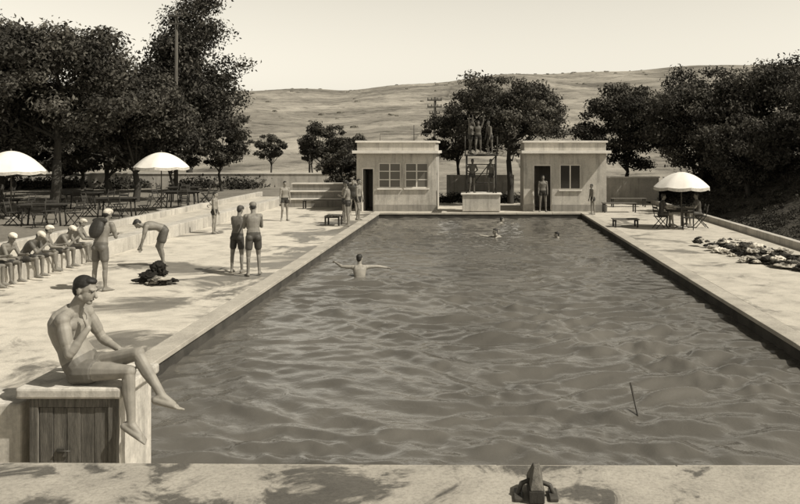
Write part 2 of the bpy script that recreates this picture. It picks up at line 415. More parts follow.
def table(x,y,z,L=1.5,W=.75,rot=0,h=.75):
    mb=MB()
    for i in range(5): mb.box((-L/2,-W/2+i*W/5,h-.04),(L/2,-W/2+(i+1)*W/5-.008,h),m_darkwood)
    mb.box((-L/2+.1,-W/2+.05,h-.12),(L/2-.1,-W/2+.08,h-.042),m_darkwood); mb.box((-L/2+.1,W/2-.08,h-.12),(L/2-.1,W/2-.05,h-.042),m_darkwood)
    for sx in(-1,1):
        for sy in(-1,1): mb.tube([(sx*(L/2-.12),sy*(W/2-.1),0),(sx*(L/2-.18),sy*(W/2-.12),h-.04)],.03,m_darkwood,6)
    mb.build('wooden_table',loc=(x,y,z),rotz=rot)
def chair(x,y,z,rot=0):
    mb=MB()
    for i in range(4): mb.box((-.21,-.2+i*.105,.43),(.21,-.2+i*.105+.09,.455),m_darkwood)
    for sx in(-.2,.2):
        mb.tube([(sx,-.24,0),(sx,.16,.44),(sx,.26,.90)],.017,m_darkwood,6)
        mb.tube([(sx*.9,.26,0),(sx*.9,-.16,.44)],.017,m_darkwood,6)
    for z_ in(.66,.78): mb.obox((0,.235,z_),(.2,0,0),(0,.008,.0),(0,.01,.04),m_darkwood)
    mb.tube([(-.18,.18,.13),(.18,.18,.13)],.012,m_darkwood,5)
    mb.build('folding_chair',loc=(x,y,z),rotz=rot)
T=.36
for (x,y) in((-14.9,27.6),(-14.0,31.2),(-13.2,36),(-18.2,30.5),(-17.2,35),(-14.6,40)):
    table(x,y,T,rot=random.uniform(-.15,.15))
    chair(x-1.1,y+.1,T,math.pi/2+random.uniform(-.3,.3)); chair(x+1.1,y-.1,T,-math.pi/2+random.uniform(-.3,.3))
    chair(x-.2,y+.75,T,random.uniform(-.3,.3)); chair(x+.3,y-.8,T,math.pi+random.uniform(-.3,.3))
table(7.75,30.9,0,.9,.7,0,.7)
chair(7.0,30.3,0,math.pi/2+.2); chair(8.55,30.5,0,-math.pi/2); chair(7.9,29.8,0,2.9)

def upole(x,y,z0,zt,r,arms,name='utility_pole'):
    mb=MB(); mb.tube([(x,y,z0),(x,y,(z0+zt)/2),(x+.04,y,zt)],[r,r*.85,r*.7],m_pole)
    for (dz,L) in arms:
        mb.box((x-L/2,y-.1-r*.6,zt-dz-.05),(x+L/2,y-r*.75,zt-dz+.05),m_pole)
        for s in(-.45,-.2,.2,.45): mb.tube([(x+s*L,y-.08,zt-dz+.05),(x+s*L,y-.08,zt-dz+.2)],[.03,.045],m_metal,6)
    mb.build(name)
upole(-18.75,50,.3,11.6,.14,[(.3,.9),(.8,.9)]); upole(-3.1,60,0,6.9,.12,[(.25,1.1),(.75,1.1),(1.25,.8)])
upole(-12.9,62,.2,4.3,.08,[]); 
d=MB(); d.tube([(2.03,9.6,-1.2),(1.98,9.7,-.3),(1.93,10.0,.08)],.014,m_metal,6); d.build('marker_stake')

# ---------------------------------------------------------------- trees
def leafmesh(name,P,N,size,colr,parent=None):
    n=len(P)
    a=np.random.normal(size=(n,3)); a/=np.linalg.norm(a,axis=1,keepdims=True)
    u=np.cross(N,a); u/=np.linalg.norm(u,axis=1,keepdims=True)+1e-9; w=np.cross(N,u)
    sz=size*np.random.uniform(.55,1.5,(n,1)); L=sz; W=sz*.5
    bend=N*sz*.25
    v=np.stack([P-u*L,P-w*W+bend,P+u*L,P+w*W+bend],1).reshape(-1,3)
    me=bpy.data.meshes.new(name); me.vertices.add(4*n); me.loops.add(4*n); me.polygons.add(n)
    me.vertices.foreach_set('co',v.ravel()); me.loops.foreach_set('vertex_index',np.arange(4*n))
    me.polygons.foreach_set('loop_start',np.arange(n)*4)
    try: me.polygons.foreach_set('loop_total',np.full(n,4))
    except Exception: pass
    me.update(calc_edges=True)
    at=me.color_attributes.new('Col','FLOAT_COLOR','POINT')
    cc=np.repeat(colr,4); at.data.foreach_set('color',np.stack([cc,cc*.93,cc*.78,np.ones_like(cc)],-1).ravel())
    me.materials.append(m_leaf); o=bpy.data.objects.new(name,me); col.objects.link(o)
    if parent: o.parent=parent
    return o
LK=.68
def tree(name,x,y,z0,zc,rx,rz,nc=60,nl=300,size=.09,tr=.16,lo=.04,hi=.15,shape='round',fork=None,lean=0):
    e=empty(name,(x,y,z0)); rs=np.random.RandomState(int(abs(x*31+y*17))%9999)
    Zc=zc-z0; C=[];R=[]
    lob=rs.normal(size=(7,3)); lob/=np.linalg.norm(lob,axis=1,keepdims=True); la=rs.uniform(-.34,.30,7)
    while len(C)<nc:
        dv=rs.normal(size=3); dv/=np.linalg.norm(dv); q=rs.uniform(.2,1)**.5
        bulge=1+float(np.sum(la*np.clip(lob@dv,0,1)**3))
        p=dv*q*bulge*np.array([rx,rx,rz])*.9
        if shape=='cone':
            t=(p[2]/rz+1)/2; p[:2]*=(1.15-.75*t)*rs.uniform(.7,1.2)
        C.append(p+np.array([lean*(p[2]/rz),0,Zc])); R.append(rs.uniform(.12,.31)*min(rx,rz)*(1.2-.4*q))
    C=np.array(C);R=np.array(R)
    ff=fork if fork else max(.8,(Zc-rz)*.85)
    mb=MB(); b0=V(0,0,-.3); k1=V(rs.uniform(-.15,.15),rs.uniform(-.1,.1),ff*.5); k2=V(lean*-.2+rs.uniform(-.2,.2),rs.uniform(-.15,.15),ff)
    mb.tube([b0,V(0,0,.1),k1,k2],[tr*1.5,tr*1.15,tr,tr*.85],m_bark,9)
    top=V(0,0,Zc+rz*.45); mb.tube([k2,(k2+top)/2+V(rs.uniform(-.3,.3),rs.uniform(-.3,.3),0),top],[tr*.75,tr*.45,tr*.15],m_bark,7)
    for i in range(min(nc,18)):
        c=C[i]; st=k2+(top-k2)*rs.uniform(0,.5)*(1 if c[2]>ff else 0)
        mid=(st*.5+c*.5)+V(0,0,-.08*rx); mb.tube([st,mid,c],[tr*.42,tr*.26,tr*.08],m_bark,6)
    mb.build('trunk',e)
    P=[];N=[];K=[]
    for c,r in zip(C,R):
        n=int(nl*(r/(.22*min(rx,rz)))**2*rs.uniform(.7,1.2)); dv=rs.normal(size=(n,3)); dv/=np.linalg.norm(dv,axis=1,keepdims=True)
        q=rs.uniform(.1,1,(n,1))**.5*rs.uniform(.7,1.4,(n,1)); P.append(c+dv*q*r*np.array([1.2,1.2,.75])); nn=dv+rs.normal(size=(n,3))*.8+np.array([0,0,.35])
        N.append(nn/np.linalg.norm(nn,axis=1,keepdims=True)); K.append(LK*rs.uniform(lo,hi)*rs.uniform(.6,1.5,n))
    leafmesh('crown',np.concatenate(P),np.concatenate(N),size,np.concatenate(K),e)
G=.36
tree('broadleaf_tree',-17.4,33,G,6.0,3.9,3.1,nc=125,nl=420,size=.085,tr=.2)
tree('broadleaf_tree',-21,34,G,5.5,3.9,3.5,nc=115,nl=420,size=.085,tr=.2)
tree('broadleaf_tree',-17.0,40,G,4.7,3.5,2.7,nc=110,nl=400,size=.087,tr=.16)
tree('broadleaf_tree',-25,42,G,4.9,4.2,3.6,nc=75,nl=340,size=.12,tr=.2)
tree('broadleaf_tree',-21.5,47,G,3.8,3.8,2.7,nc=90,nl=300,size=.12,tr=.16)
tree('broadleaf_tree',-29,50,G,4.4,4.6,3.6,nc=70,nl=300,size=.15,tr=.16)
tree('broadleaf_tree',-25.5,52,G,3.4,3.6,2.6,nc=60,nl=280,size=.14,tr=.14)
tree('tall_poplar_tree',-20.7,58,G,8.9,5.0,5.7,nc=175,nl=260,size=.12,tr=.22,shape='cone',fork=2.6,lo=.035,hi=.12)
tree('small_tree',-15.9,50,G,3.3,2.3,1.7,nc=66,nl=260,size=.085,tr=.09)
tree('small_tree',-18.6,49,G,3.0,2.0,1.6,nc=60,nl=260,size=.085,tr=.09)
tree('small_tree',-15.7,61,G,3.1,1.3,1.1,nc=36,nl=200,size=.09,tr=.07,lo=.07,hi=.17)
tree('small_tree',-13.2,64,0,3.1,1.2,1.1,nc=36,nl=200,size=.09,tr=.07,lo=.07,hi=.17)
tree('small_tree',-11.4,60,0,3.4,1.9,1.6,nc=48,nl=220,size=.09,tr=.08)
tree('small_tree',-9.2,58,0,2.9,1.6,1.4,nc=44,nl=220,size=.09,tr=.08)
tree('small_tree',-8.0,48,0,2.1,1.5,1.3,nc=48,nl=220,size=.08,tr=.08)
tree('small_tree',-6.7,50,0,2.4,1.4,1.3,nc=44,nl=220,size=.08,tr=.08)
tree('broadleaf_tree',1.9,44.0,0,4.9,4.2,2.4,nc=135,nl=330,size=.08,tr=.16,fork=2.4)
tree('broadleaf_tree',-1.1,46.5,0,3.8,2.2,1.6,nc=65,nl=260,size=.085,tr=.1)
tree('broadleaf_tree',9.2,49,0,4.2,3.2,2.4,nc=95,nl=320,size=.087,tr=.14)
tree('broadleaf_tree',12.6,45,.6,4.9,3.8,3.1,nc=130,nl=360,size=.085,tr=.16)
tree('broadleaf_tree',16.6,42,1.6,4.9,4.0,3.3,nc=125,nl=360,size=.085,tr=.18)
tree('broadleaf_tree',16.2,34.0,2.,5.0,3.1,2.7,nc=110,nl=360,size=.075,tr=.16)
tree('broadleaf_tree',22,45,2.,5.9,4.4,3.6,nc=80,nl=300,size=.12,tr=.2)
tree('broadleaf_tree',14.6,51,.8,4.6,4.0,2.8,nc=80,nl=300,size=.11,tr=.16)
tree('broadleaf_tree',12.6,37,.8,3.0,2.4,1.8,nc=85,nl=320,size=.07,tr=.1)
tree('broadleaf_tree',15.2,39,1.4,3.1,2.5,1.8,nc=75,nl=300,size=.075,tr=.1)
rs=np.random.RandomState(5)
def undergrowth(name,n,xr,yr,hr,size,lo,hi):
    cx=rs.uniform(*xr,n); cy=rs.uniform(*yr,n); cz=ground_z(cx,cy); P=[];N=[];K=[]
    for i in range(n):
        k=rs.randint(60,130); r=rs.uniform(*hr); dv=rs.normal(size=(k,3)); dv/=np.linalg.norm(dv,axis=1,keepdims=True); dv[:,2]=abs(dv[:,2])
        P.append(np.array([cx[i],cy[i],cz[i]-.05])+dv*r*rs.uniform(.3,1.15,(k,1))*np.array([1.3,1.3,.8])); nn=dv+rs.normal(size=(k,3))*.6; N.append(nn/np.linalg.norm(nn,axis=1,keepdims=True)); K.append(rs.uniform(lo,hi)*rs.uniform(.7,1.3,k))
    leafmesh(name,np.concatenate(P),np.concatenate(N),size,np.concatenate(K))
undergrowth('bank_undergrowth',1100,(10.0,18.5),(16,50),(.12,.42),.045,.02,.085)
undergrowth('hedge',190,(9.9,20),(46,50),(.5,1.2),.10,.02,.05)
for (xa,xb,nn_) in ((-35,-27.5,70),(-24.5,-22.5,24),(-19.6,-18.2,14),(-16.8,-15.2,12)):
    undergrowth('shrub',nn_,(xa,xb),(52.5,55.4),(.4,1.15),.11,.02,.07)
undergrowth('hedge',80,(-1.8,2.2),(44.8,46),(.4,.8),.07,.02,.05)
n=300; cx=rs.uniform(-260,300,n); cy=rs.uniform(110,500,n); cz=ground_z(cx,cy); P=[];N=[];K=[]
for i in range(n):
    k=26; r=rs.uniform(.25,.8); dv=rs.normal(size=(k,3)); dv/=np.linalg.norm(dv,axis=1,keepdims=True); dv[:,2]=abs(dv[:,2]); P.append(np.array([cx[i],cy[i],cz[i]])+dv*r*np.array([1.5,1.5,.7])); N.append(dv); K.append(rs.uniform(.13,.21,k))
leafmesh('hillside_scrub',np.concatenate(P),np.concatenate(N),.33,np.concatenate(K))

# ---------------------------------------------------------------- people
class Body:
    def __init__(s): s.v=[];s.f=[];s.pr=[]
    def cap(s,a,b,ra,rb,lab='skin',n=12):
        a=np.array(a,float);b=np.array(b,float); d=b-a; L=np.linalg.norm(d); d=d/L if L>1e-6 else V(0,0,1)
        ref=V(1,0,0) if abs(d[0])<.8 else V(0,1,0); u=nrm(np.cross(d,ref)); w=np.cross(d,u); o=len(s.v); rings=[]
        for t in(80,55,25): rings.append((a-d*ra*math.sin(math.radians(t)),ra*math.cos(math.radians(t))))
        rings.append((a,ra)); rings.append((b,rb))
        for t in(25,55,80): rings.append((b+d*rb*math.sin(math.radians(t)),rb*math.cos(math.radians(t))))
        for c,r in rings:
            for k in range(n):
                q=2*math.pi*k/n; s.v.append(c+r*(math.cos(q)*u+math.sin(q)*w))
        R=len(rings)
        for i in range(R-1):
            for k in range(n): s.f.append((o+i*n+k,o+i*n+(k+1)%n,o+(i+1)*n+(k+1)%n,o+(i+1)*n+k))
        s.f.append(tuple(o+k for k in range(n-1,-1,-1))); s.f.append(tuple(o+(R-1)*n+k for k in range(n)))
        s.pr.append(('c',a,b,ra,rb,lab))
    def ell(s,c,r,B,lab='skin',nu=14,nv=9):
        c=np.array(c,float); o=len(s.v)
        for j in range(1,nv):
            th=math.pi*j/nv
            for k in range(nu):
                q=2*math.pi*k/nu; p=V(math.sin(th)*math.cos(q)*r[0],math.sin(th)*math.sin(q)*r[1],math.cos(th)*r[2]); s.v.append(c+p[0]*B[0]+p[1]*B[1]+p[2]*B[2])
        for j in range(nv-2):
            for k in range(nu): s.f.append((o+j*nu+k,o+(j+1)*nu+k,o+(j+1)*nu+(k+1)%nu,o+j*nu+(k+1)%nu))
        s.f.append(tuple(o+k for k in range(nu))); s.f.append(tuple(o+(nv-2)*nu+k for k in range(nu-1,-1,-1)))
        s.pr.append(('e',c,np.array(r),B,lab))
    def loft(s,st,lab,labf=None,n=18):
        o=len(s.v)
        for (c,a,b,w,d) in st:
            for k in range(n):
                q=2*math.pi*k/n; ca,sa=math.cos(q),math.sin(q); e=.85
                s.v.append(c+a*w*math.copysign(abs(ca)**e,ca)+b*d*math.copysign(abs(sa)**e,sa))
        R=len(st)
        for i in range(R-1):
            for k in range(n): s.f.append((o+i*n+k,o+i*n+(k+1)%n,o+(i+1)*n+(k+1)%n,o+(i+1)*n+k))
        s.f.append(tuple(o+k for k in range(n-1,-1,-1))); s.f.append(tuple(o+(R-1)*n+k for k in range(n)))
        for i,(c,a,b,w,d) in enumerate(st):
            s.pr.append(('e',c,V(w,d,.045),(a,b,nrm(np.cross(a,b))),labf(i) if labf else lab))
    def finish(s,name,voxel,colors,smooth=3):
        me=bpy.data.meshes.new('tmp'); me.from_pydata([tuple(p) for p in s.v],[],s.f)
        ob=bpy.data.objects.new('tmp',me); col.objects.link(ob)
        md=ob.modifiers.new('r','REMESH'); md.mode='VOXEL'; md.voxel_size=voxel
        ms=ob.modifiers.new('s','SMOOTH'); ms.factor=.5; ms.iterations=smooth
        dg=bpy.context.evaluated_depsgraph_get(); me2=bpy.data.meshes.new_from_object(ob.evaluated_get(dg))
        bpy.data.objects.remove(ob); n=len(me2.vertices); P=np.empty(n*3); me2.vertices.foreach_get('co',P); P=P.reshape(-1,3)
        best=np.full(n,1e9); C=np.zeros((n,3))
        for pr in s.pr:
            if pr[0]=='c':
                _,a,b,ra,rb,lab=pr; ab=b-a; L2=max(ab@ab,1e-9); t=np.clip(((P-a)@ab)/L2,0,1); dd=np.linalg.norm(P-(a+t[:,None]*ab),axis=1)-(ra+(rb-ra)*t)
            else:
                _,c,r,B,lab=pr; q=P-c; l=np.stack([q@B[0]/r[0],q@B[1]/r[1],q@B[2]/r[2]],-1); dd=(np.linalg.norm(l,axis=1)-1)*min(r)
            k=dd<best; best[k]=dd[k]; v=colors.get(lab,colors['skin'])
            C[k]=v*np.array([1,.93,.8])
        at=me2.color_attributes.new('Col','FLOAT_COLOR','POINT'); at.data.foreach_set('color',np.concatenate([C,np.ones((n,1))],1).ravel())
        me2.polygons.foreach_set('use_smooth',[True]*len(me2.polygons)); me2.materials.clear(); me2.materials.append(m_body); me2.name=name
        o=bpy.data.objects.new(name,me2); col.objects.link(o); return o

def hand(B,wr,hd,pn,side,s,curl=.35):
    hd=nrm(hd); pn=nrm(pn-hd*(pn@hd)); sd=nrm(np.cross(hd,pn))*side
    for i,(off,L) in enumerate(((.030,.036),(.010,.042),(-.010,.040),(-.029,.032))):
        kn=wr+(hd*(.085-.004*abs(i-1))+sd*off)*s
        B.cap(wr+sd*off*.5*s,kn,.014*s,.0115*s,n=8)
        d1=nrm(hd*math.cos(curl)+pn*math.sin(curl)+sd*off*1.5); d2=nrm(hd*math.cos(curl*2.2)+pn*math.sin(curl*2.2)+sd*off*1.5)
        m=kn+d1*L*s; B.cap(kn,m,.0098*s,.009*s,n=8); B.cap(m,m+d2*L*.85*s,.009*s,.0075*s,n=8)
    t0=wr+(hd*.02+sd*.022)*s; t1=t0+(hd*.03+sd*.026+pn*.012)*s; t2=t1+(hd*.03+sd*.006+pn*.012)*s
    B.cap(t0,t1,.015*s,.011*s,n=8); B.cap(t1,t2,.011*s,.0085*s,n=8)
def foot(B,kn,an,td,s,lab='skin',side=1):
    sh=nrm(an-kn); fd=nrm(td); dn=sh-fd*(sh@fd); dn=nrm(dn); sd=np.cross(fd,dn)
    heel=an+(-fd*.038+dn*.045)*s; B.cap(an,heel,.034*s,.034*s,lab)
    for o in(-.022,.018): B.cap(heel+sd*o*.3*s,an+(fd*.135+dn*.058+sd*o)*s,.033*s,.022*s,lab)
    B.cap(an+dn*.005*s,an+(fd*.11+dn*.045)*s,.036*s,.027*s,lab)
    for i in range(5):
        o=-.034+.017*i; L=.195-.008*(i if side>0 else 4-i); B.cap(an+(fd*.135+dn*.062+sd*o)*s,an+(fd*L+dn*.067+sd*o*1.1)*s,.013*s,.010*s,lab,n=8)
def figure(name,J,s=1.,voxel=.011,skin=.36,trunk=.08,hair=.03,hat=None,shirt=None,shorts=False,curl=.4,smooth=3,shoes=False,pack=False,bulk=1.0):
    B=Body(); sp=J['spine']; hipR,hipL,shR,shL=J['hipR'],J['hipL'],J['shR'],J['shL']
    def sc(t):
        tt=(0,1/3,2/3,1); r=0
        for i in range(4):
            w=1
            for j in range(4):
                if j!=i: w*=(t-tt[j])/(tt[i]-tt[j])
            r=r+sp[i]*w
        return r
    prof=[(-.17,.06,.055),(-.10,.12,.085),(-.02,.155,.10),(.10,.160,.105),(.22,.146,.100),(.36,.136,.094),(.50,.146,.104),(.64,.160,.115),(.76,.170,.118),(.86,.158,.10),(.93,.115,.075),(1.0,.068,.058)]
    st=[];labs=[]
    for t,w,d in prof:
        te=max(min(t,1),0); c=sc(te)
        tg=nrm(sc(min(te+.03,1))-sc(max(te-.03,0)))
        if t<0: c=c+tg*t*.5*s
        a=nrm(nrm(hipR-hipL)*(1-te)+nrm(shR-shL)*te); b=nrm(np.cross(tg,a)); a=nrm(np.cross(b,tg))
        ex=bulk*(1.05 if t<.26 else 1.)
        st.append((c,a,b,w*s*ex,d*s*ex)); labs.append('trunk' if t<.2 else ('shirt' if shirt else 'skin'))
    B.loft(st,'skin',lambda i:labs[i])
    up=nrm(sc(.9)-sc(.6)); fwd=nrm(np.cross(up,nrm(shR-shL)))
    tl='shirt' if shirt else 'skin'
    for sh,sg in((shR,1),(shL,-1)):
        B.cap(sc(.93),sh,.055*s,.052*s,tl); 
        B.ell(sc(.76)+(nrm(sh-sc(.88))*.078+fwd*.066*bulk)*s,(.072*s,.042*s,.055*s),(nrm(shR-shL),fwd,up),tl)
        B.ell(sc(.80)+(nrm(sh-sc(.88))*.09-fwd*.055*bulk)*s,(.06*s,.045*s,.085*s),(nrm(shR-shL),fwd,up),tl)
    pf=nrm(np.cross(nrm(sc(.2)-sc(0)),nrm(hipR-hipL)))
    for hp,kn,an,tk,sg in((hipR,J['knR'],J['anR'],'toR',1),(hipL,J['knL'],J['anL'],'toL',-1)):
        B.cap(hp,kn,.088*s*bulk,.054*s); mid=hp+(kn-hp)*.35
        B.ell(hp-pf*.045*s-nrm(sc(.2)-sc(0))*.01*s,(.085*s,.08*s,.085*s),(nrm(hipR-hipL),pf,nrm(sc(.2)-sc(0))),'trunk')
        B.cap(hp,hp+(kn-hp)*(.55 if shorts else .2),.096*s*bulk,(.09 if shorts else .093)*s*bulk,'trunk')
        B.cap(kn,an,.050*s,.034*s); sh_=nrm(an-kn); th=nrm(kn-hp); bk=nrm(np.cross(nrm(hipR-hipL),sh_)); 
        if bk@J[tk]>0: bk=-bk
        B.cap(kn+sh_*.07*s+bk*.018*s,kn+sh_*.17*s+bk*.020*s,.044*s,.041*s); B.cap(kn+sh_*.17*s+bk*.020*s,an-sh_*.08*s,.041*s,.034*s)
        B.ell(kn-bk*.012*s,(.047*s,)*3,(V(1,0,0),V(0,1,0),V(0,0,1)))
        foot(B,kn,an,J[tk],s,'shoe' if shoes else 'skin',sg)
    for sh,el,wr,hk,sg in((shR,J['elR'],J['wrR'],'hdR',1),(shL,J['elL'],J['wrL'],'hdL',-1)):
        B.ell(sh-V(0,0,.005),(.062*s,)*3,(V(1,0,0),V(0,1,0),V(0,0,1)),tl)
        B.cap(sh,el,.053*s,.040*s,'skin'); B.cap(sh+(el-sh)*.3,sh+(el-sh)*.65,.051*s*bulk,.047*s*bulk)
        if shirt: B.cap(sh,sh+(el-sh)*.5,.063*s,.06*s,'shirt')
        B.cap(el,wr,.039*s,.0275*s); B.cap(el+(wr-el)*.12,el+(wr-el)*.4,.043*s,.039*s)
        hd=J.get(hk,wr-el); pn=J.get('pn'+hk[-1], nrm(np.cross(nrm(wr-el),fwd))*(-sg)+fwd*.1)
        hand(B,wr,hd,pn,sg,s,curl)
    hc=J['head']; f=nrm(J['hf']); u0=nrm(J.get('hu',hc-sp[3])); r=nrm(np.cross(f,u0)); u=np.cross(r,f); H=(r,f,u)
    B.cap(sp[3]-up*.02*s,hc-u*.05*s-f*.01*s,.058*s,.052*s)
    B.ell(hc+(u*.025-f*.012)*s,(.074*s,.092*s,.086*s),H); B.ell(hc+(-u*.03+f*.02)*s,(.059*s,.071*s,.082*s),H)
    B.ell(hc+(-u*.092+f*.058)*s,(.028*s,.026*s,.022*s),H)
    for q in(-1,1):
        B.cap(hc+(r*q*.052-u*.055-f*.005)*s,hc+(-u*.092+f*.05)*s,.022*s,.02*s)
        B.ell(hc+(r*q*.076-u*.008-f*.012)*s,(.011*s,.019*s,.03*s),H); B.ell(hc+(r*q*.031+u*.006+f*.081)*s,(.011*s,.009*s,.006*s),H,'eye')
        B.cap(hc+(r*q*.012+u*.022+f*.086)*s,hc+(r*q*.045+u*.024+f*.07)*s,.009*s,.008*s)
    B.cap(hc+(u*.005+f*.086)*s,hc+(-u*.034+f*.108)*s,.009*s,.015*s); B.cap(hc+(-r*.016-u*.066+f*.084)*s,hc+(r*.016-u*.066+f*.084)*s,.007*s,.007*s,'lip')
    hl='hat' if hat is not None else 'hair'
    B.ell(hc+(u*.042-f*.024)*s,(.079*s,.093*s,.080*s),H,hl); B.ell(hc+(u*.0-f*.055)*s,(.066*s,.052*s,.072*s),H,'hair')
    B.ell(hc+(u*.086+f*.022)*s,(.055*s,.058*s,.03*s),H,hl)
    if hat is not None:
        B.ell(hc+(u*.072+f*.005)*s,(.088*s,.105*s,.06*s),H,'hat'); B.ell(hc+(u*.055+f*.075)*s,(.06*s,.055*s,.012*s),H,'hat')
    if pack:
        B.ell(sc(.6)-fwd*.19*s,(.17*s,.11*s,.22*s),(nrm(shR-shL),fwd,up),'pack')
        B.ell(sc(.95)-fwd*.17*s,(.2*s,.08*s,.07*s),(nrm(shR-shL),fwd,up),'pack')
        for q in(shR,shL): 
            a=sc(.9)+(q-sc(.9))*.6; B.cap(a+up*.045*s,sc(.6)+(q-sc(.88))*.6+fwd*.11*s,.02*s,.02*s,'pack')
    return B.finish(name,voxel,dict(skin=skin,trunk=trunk,hair=hair,hat=hat or .5,shirt=shirt or .3,eye=.04,lip=skin*.62,shoe=.05,pack=.035),smooth)

def gen(face=90,s=1.,lean=0,arms=None,legs=None,headdir=None,at=(0,0,0),mode='stand',curve=.15,headyaw=0):
    a=math.radians
    d=lambda th: V(0,math.sin(th),math.cos(th))
    th=a(lean); pel=V(0,0,0); p1=pel+d(th*.75)*.175; p2=p1+d(th)*.175; p3=p2+d(th*1.1+curve)*.175
    hp=a(headdir if headdir is not None else lean*.4); hc=p3+d((th+hp)/2)*.06+d(hp)*.11
    hf=V(math.sin(a(headyaw))*math.cos(hp),math.cos(a(headyaw))*math.cos(hp),-math.sin(hp))
    J={'spine':[pel,p1,p2,p3],'head':hc,'hf':hf,'hu':d(hp)}
    sp=p3*.72+p2*.28
    for k,x in(('R',1),('L',-1)):
        sh=sp+V(.165*x,0,0); J['sh'+k]=sh
        up,fo=arms[k]; J['el'+k]=sh+nrm(V(up[0]*x,up[1],up[2]))*.285; J['wr'+k]=J['el'+k]+nrm(V(fo[0]*x,fo[1],fo[2]))*.25
        h=V(.092*x,0,-.035); J['hip'+k]=h; t1,t2=legs[k][:2]; J['kn'+k]=h+nrm(V(t1[0]*x,t1[1],t1[2]))*.42; J['an'+k]=J['kn'+k]+nrm(V(t2[0]*x,t2[1],t2[2]))*.41
        J['to'+k]=V(.2*x,1,0) if len(legs[k])<3 else nrm(V(legs[k][2][0]*x,*legs[k][2][1:]))
    rot=a(face-90); R=np.array([[math.cos(rot),-math.sin(rot),0],[math.sin(rot),math.cos(rot),0],[0,0,1]])
    dirs=('toR','toL','hf','hu')
    if mode=='stand':
        lo=min(J['anR'][2],J['anL'][2])-.08; mx=(J['anR']+J['anL'])/2; off=V(mx[0],mx[1],lo)
    elif mode=='sit': off=V(0,0,-.115)
    else: off=V(0,0,0)
    out={}
    for k,v in J.items():
        if k=='spine': out[k]=[R@((q-off)*s)+V(*at) for q in v]
        elif k in dirs: out[k]=R@v
        else: out[k]=R@((v-off)*s)+V(*at)
    return out
DOWN=((.14,.05,-1),(.05,.2,-1)); ST={'R':((.08,.02,-1),(.03,-.03,-1)),'L':((.10,-.02,-1),(.03,-.03,-1))}
ST2={'R':((.08,.25,-1),(.03,-.25,-1)),'L':((.06,-.05,-1),(.02,-.02,-1))}
AD={'R':DOWN,'L':DOWN}; HIPS={'R':((.6,-.3,-1),(-.75,.5,-.5)),'L':((.6,-.3,-1),(-.75,.5,-.5))}
CROSS={'R':((.2,.25,-1),(-.8,.7,.15)),'L':((.2,.25,-1),(-.8,.7,.1))}
UP={'R':((.35,.1,1),(.1,.1,1)),'L':((.35,.1,1),(.1,.1,1))}
HOLD={'R':((.15,.4,-1),(-.2,1,.1)),'L':((.15,.3,-1),(-.2,1,.3))}

# seated man in the foreground: one hand at the chest, the other resting on the thigh
J={'spine':[V(-3.235,6.60,1.205),V(-3.325,6.60,1.365),V(-3.365,6.59,1.535),V(-3.305,6.575,1.69)],
 'head':V(-3.205,6.565,1.845),'hf':V(.95,-.10,-.24),'hu':V(.24,0,1),
 'shR':V(-3.32,6.42,1.63),'shL':V(-3.285,6.75,1.63),
 'elR':V(-3.235,6.365,1.365),'wrR':V(-3.125,6.44,1.555),'elL':V(-3.19,6.83,1.385),'wrL':V(-3.0,6.71,1.325),
 'hdR':V(-.15,.55,.8),'hdL':V(1,-.2,-.15),'pnR':V(-1,.0,.0),'pnL':V(0,-.1,-1),
 'hipR':V(-3.22,6.515,1.188),'hipL':V(-3.22,6.69,1.19),
 'knR':V(-2.785,6.42,1.215),'anR':V(-2.745,6.37,.815),'toR':V(.85,-.15,-.42),
 'knL':V(-2.735,6.47,1.345),'anL':V(-2.50,6.37,1.035),'toL':V(.97,-.05,-.2)}
figure('seated_man',J,.97,voxel=.005,skin=.27,trunk=.15,hair=.02,curl=.3,smooth=4,bulk=1.1)

# people on the left deck
figure('standing_man',gen(70,1.,16,CROSS,ST,14,(-7.95,16.9,0)),1.,skin=.2,trunk=.12,hat=.55,shorts=True,pack=True,shirt=.2)
figure('bending_man',gen(205,.98,78,{'R':((.1,.1,-1),(-.1,.4,-1)),'L':((.1,.25,-1),(-.1,.2,-1))},{'R':((.08,.4,-1),(.02,-.35,-1)),'L':((.08,.2,-1),(.03,-.16,-1))},60,(-8.05,20.6,0)),.98,skin=.22,trunk=.10,shirt=.22,shorts=True,bulk=1.08)
figure('standing_man',gen(75,.93,8,HOLD,ST,18,(-5.8,19.4,0)),.93,skin=.2,trunk=.045,hat=.06,shorts=True,shirt=.12)
figure('standing_man',gen(110,1.0,9,HOLD,ST2,20,(-5.25,18.9,0)),1.,skin=.2,trunk=.07,hat=.2,shorts=True)
figure('standing_boy',gen(0,.85,2,AD,ST,5,(-9.3,28.4,0)),.85,skin=.25,trunk=.04)
figure('standing_man',gen(-60,.95,2,AD,ST2,5,(-8.0,33.4,0)),.95,skin=.25,trunk=.04)
figure('standing_man',gen(20,1.,2,HIPS,ST,0,(-5.3,32.2,0)),1.,skin=.25,trunk=.035)
figure('standing_man',gen(-20,1.,2,AD,ST2,0,(-4.95,33.5,0)),1.,skin=.22,trunk=.035)
figure('standing_man',gen(180,1.,4,CROSS,ST,0,(-4.95,31.0,0)),1.,skin=.2,trunk=.04)
figure('standing_woman',gen(-90,.93,0,AD,ST,0,(-5.6,36.5,0)),.93,skin=.26,trunk=.05,shirt=.05)
SIT={'R':((.12,1,.05),(.05,.1,-1)),'L':((.12,1,.05),(.05,-.05,-1))}
AK={'R':((.1,.55,-1),(-.25,1,-.1)),'L':((.1,.5,-1),(-.3,1,.1))}
AK2={'R':((.1,.7,-1),(-.5,.6,.7)),'L':((.1,.5,-1),(-.4,1,.1))}
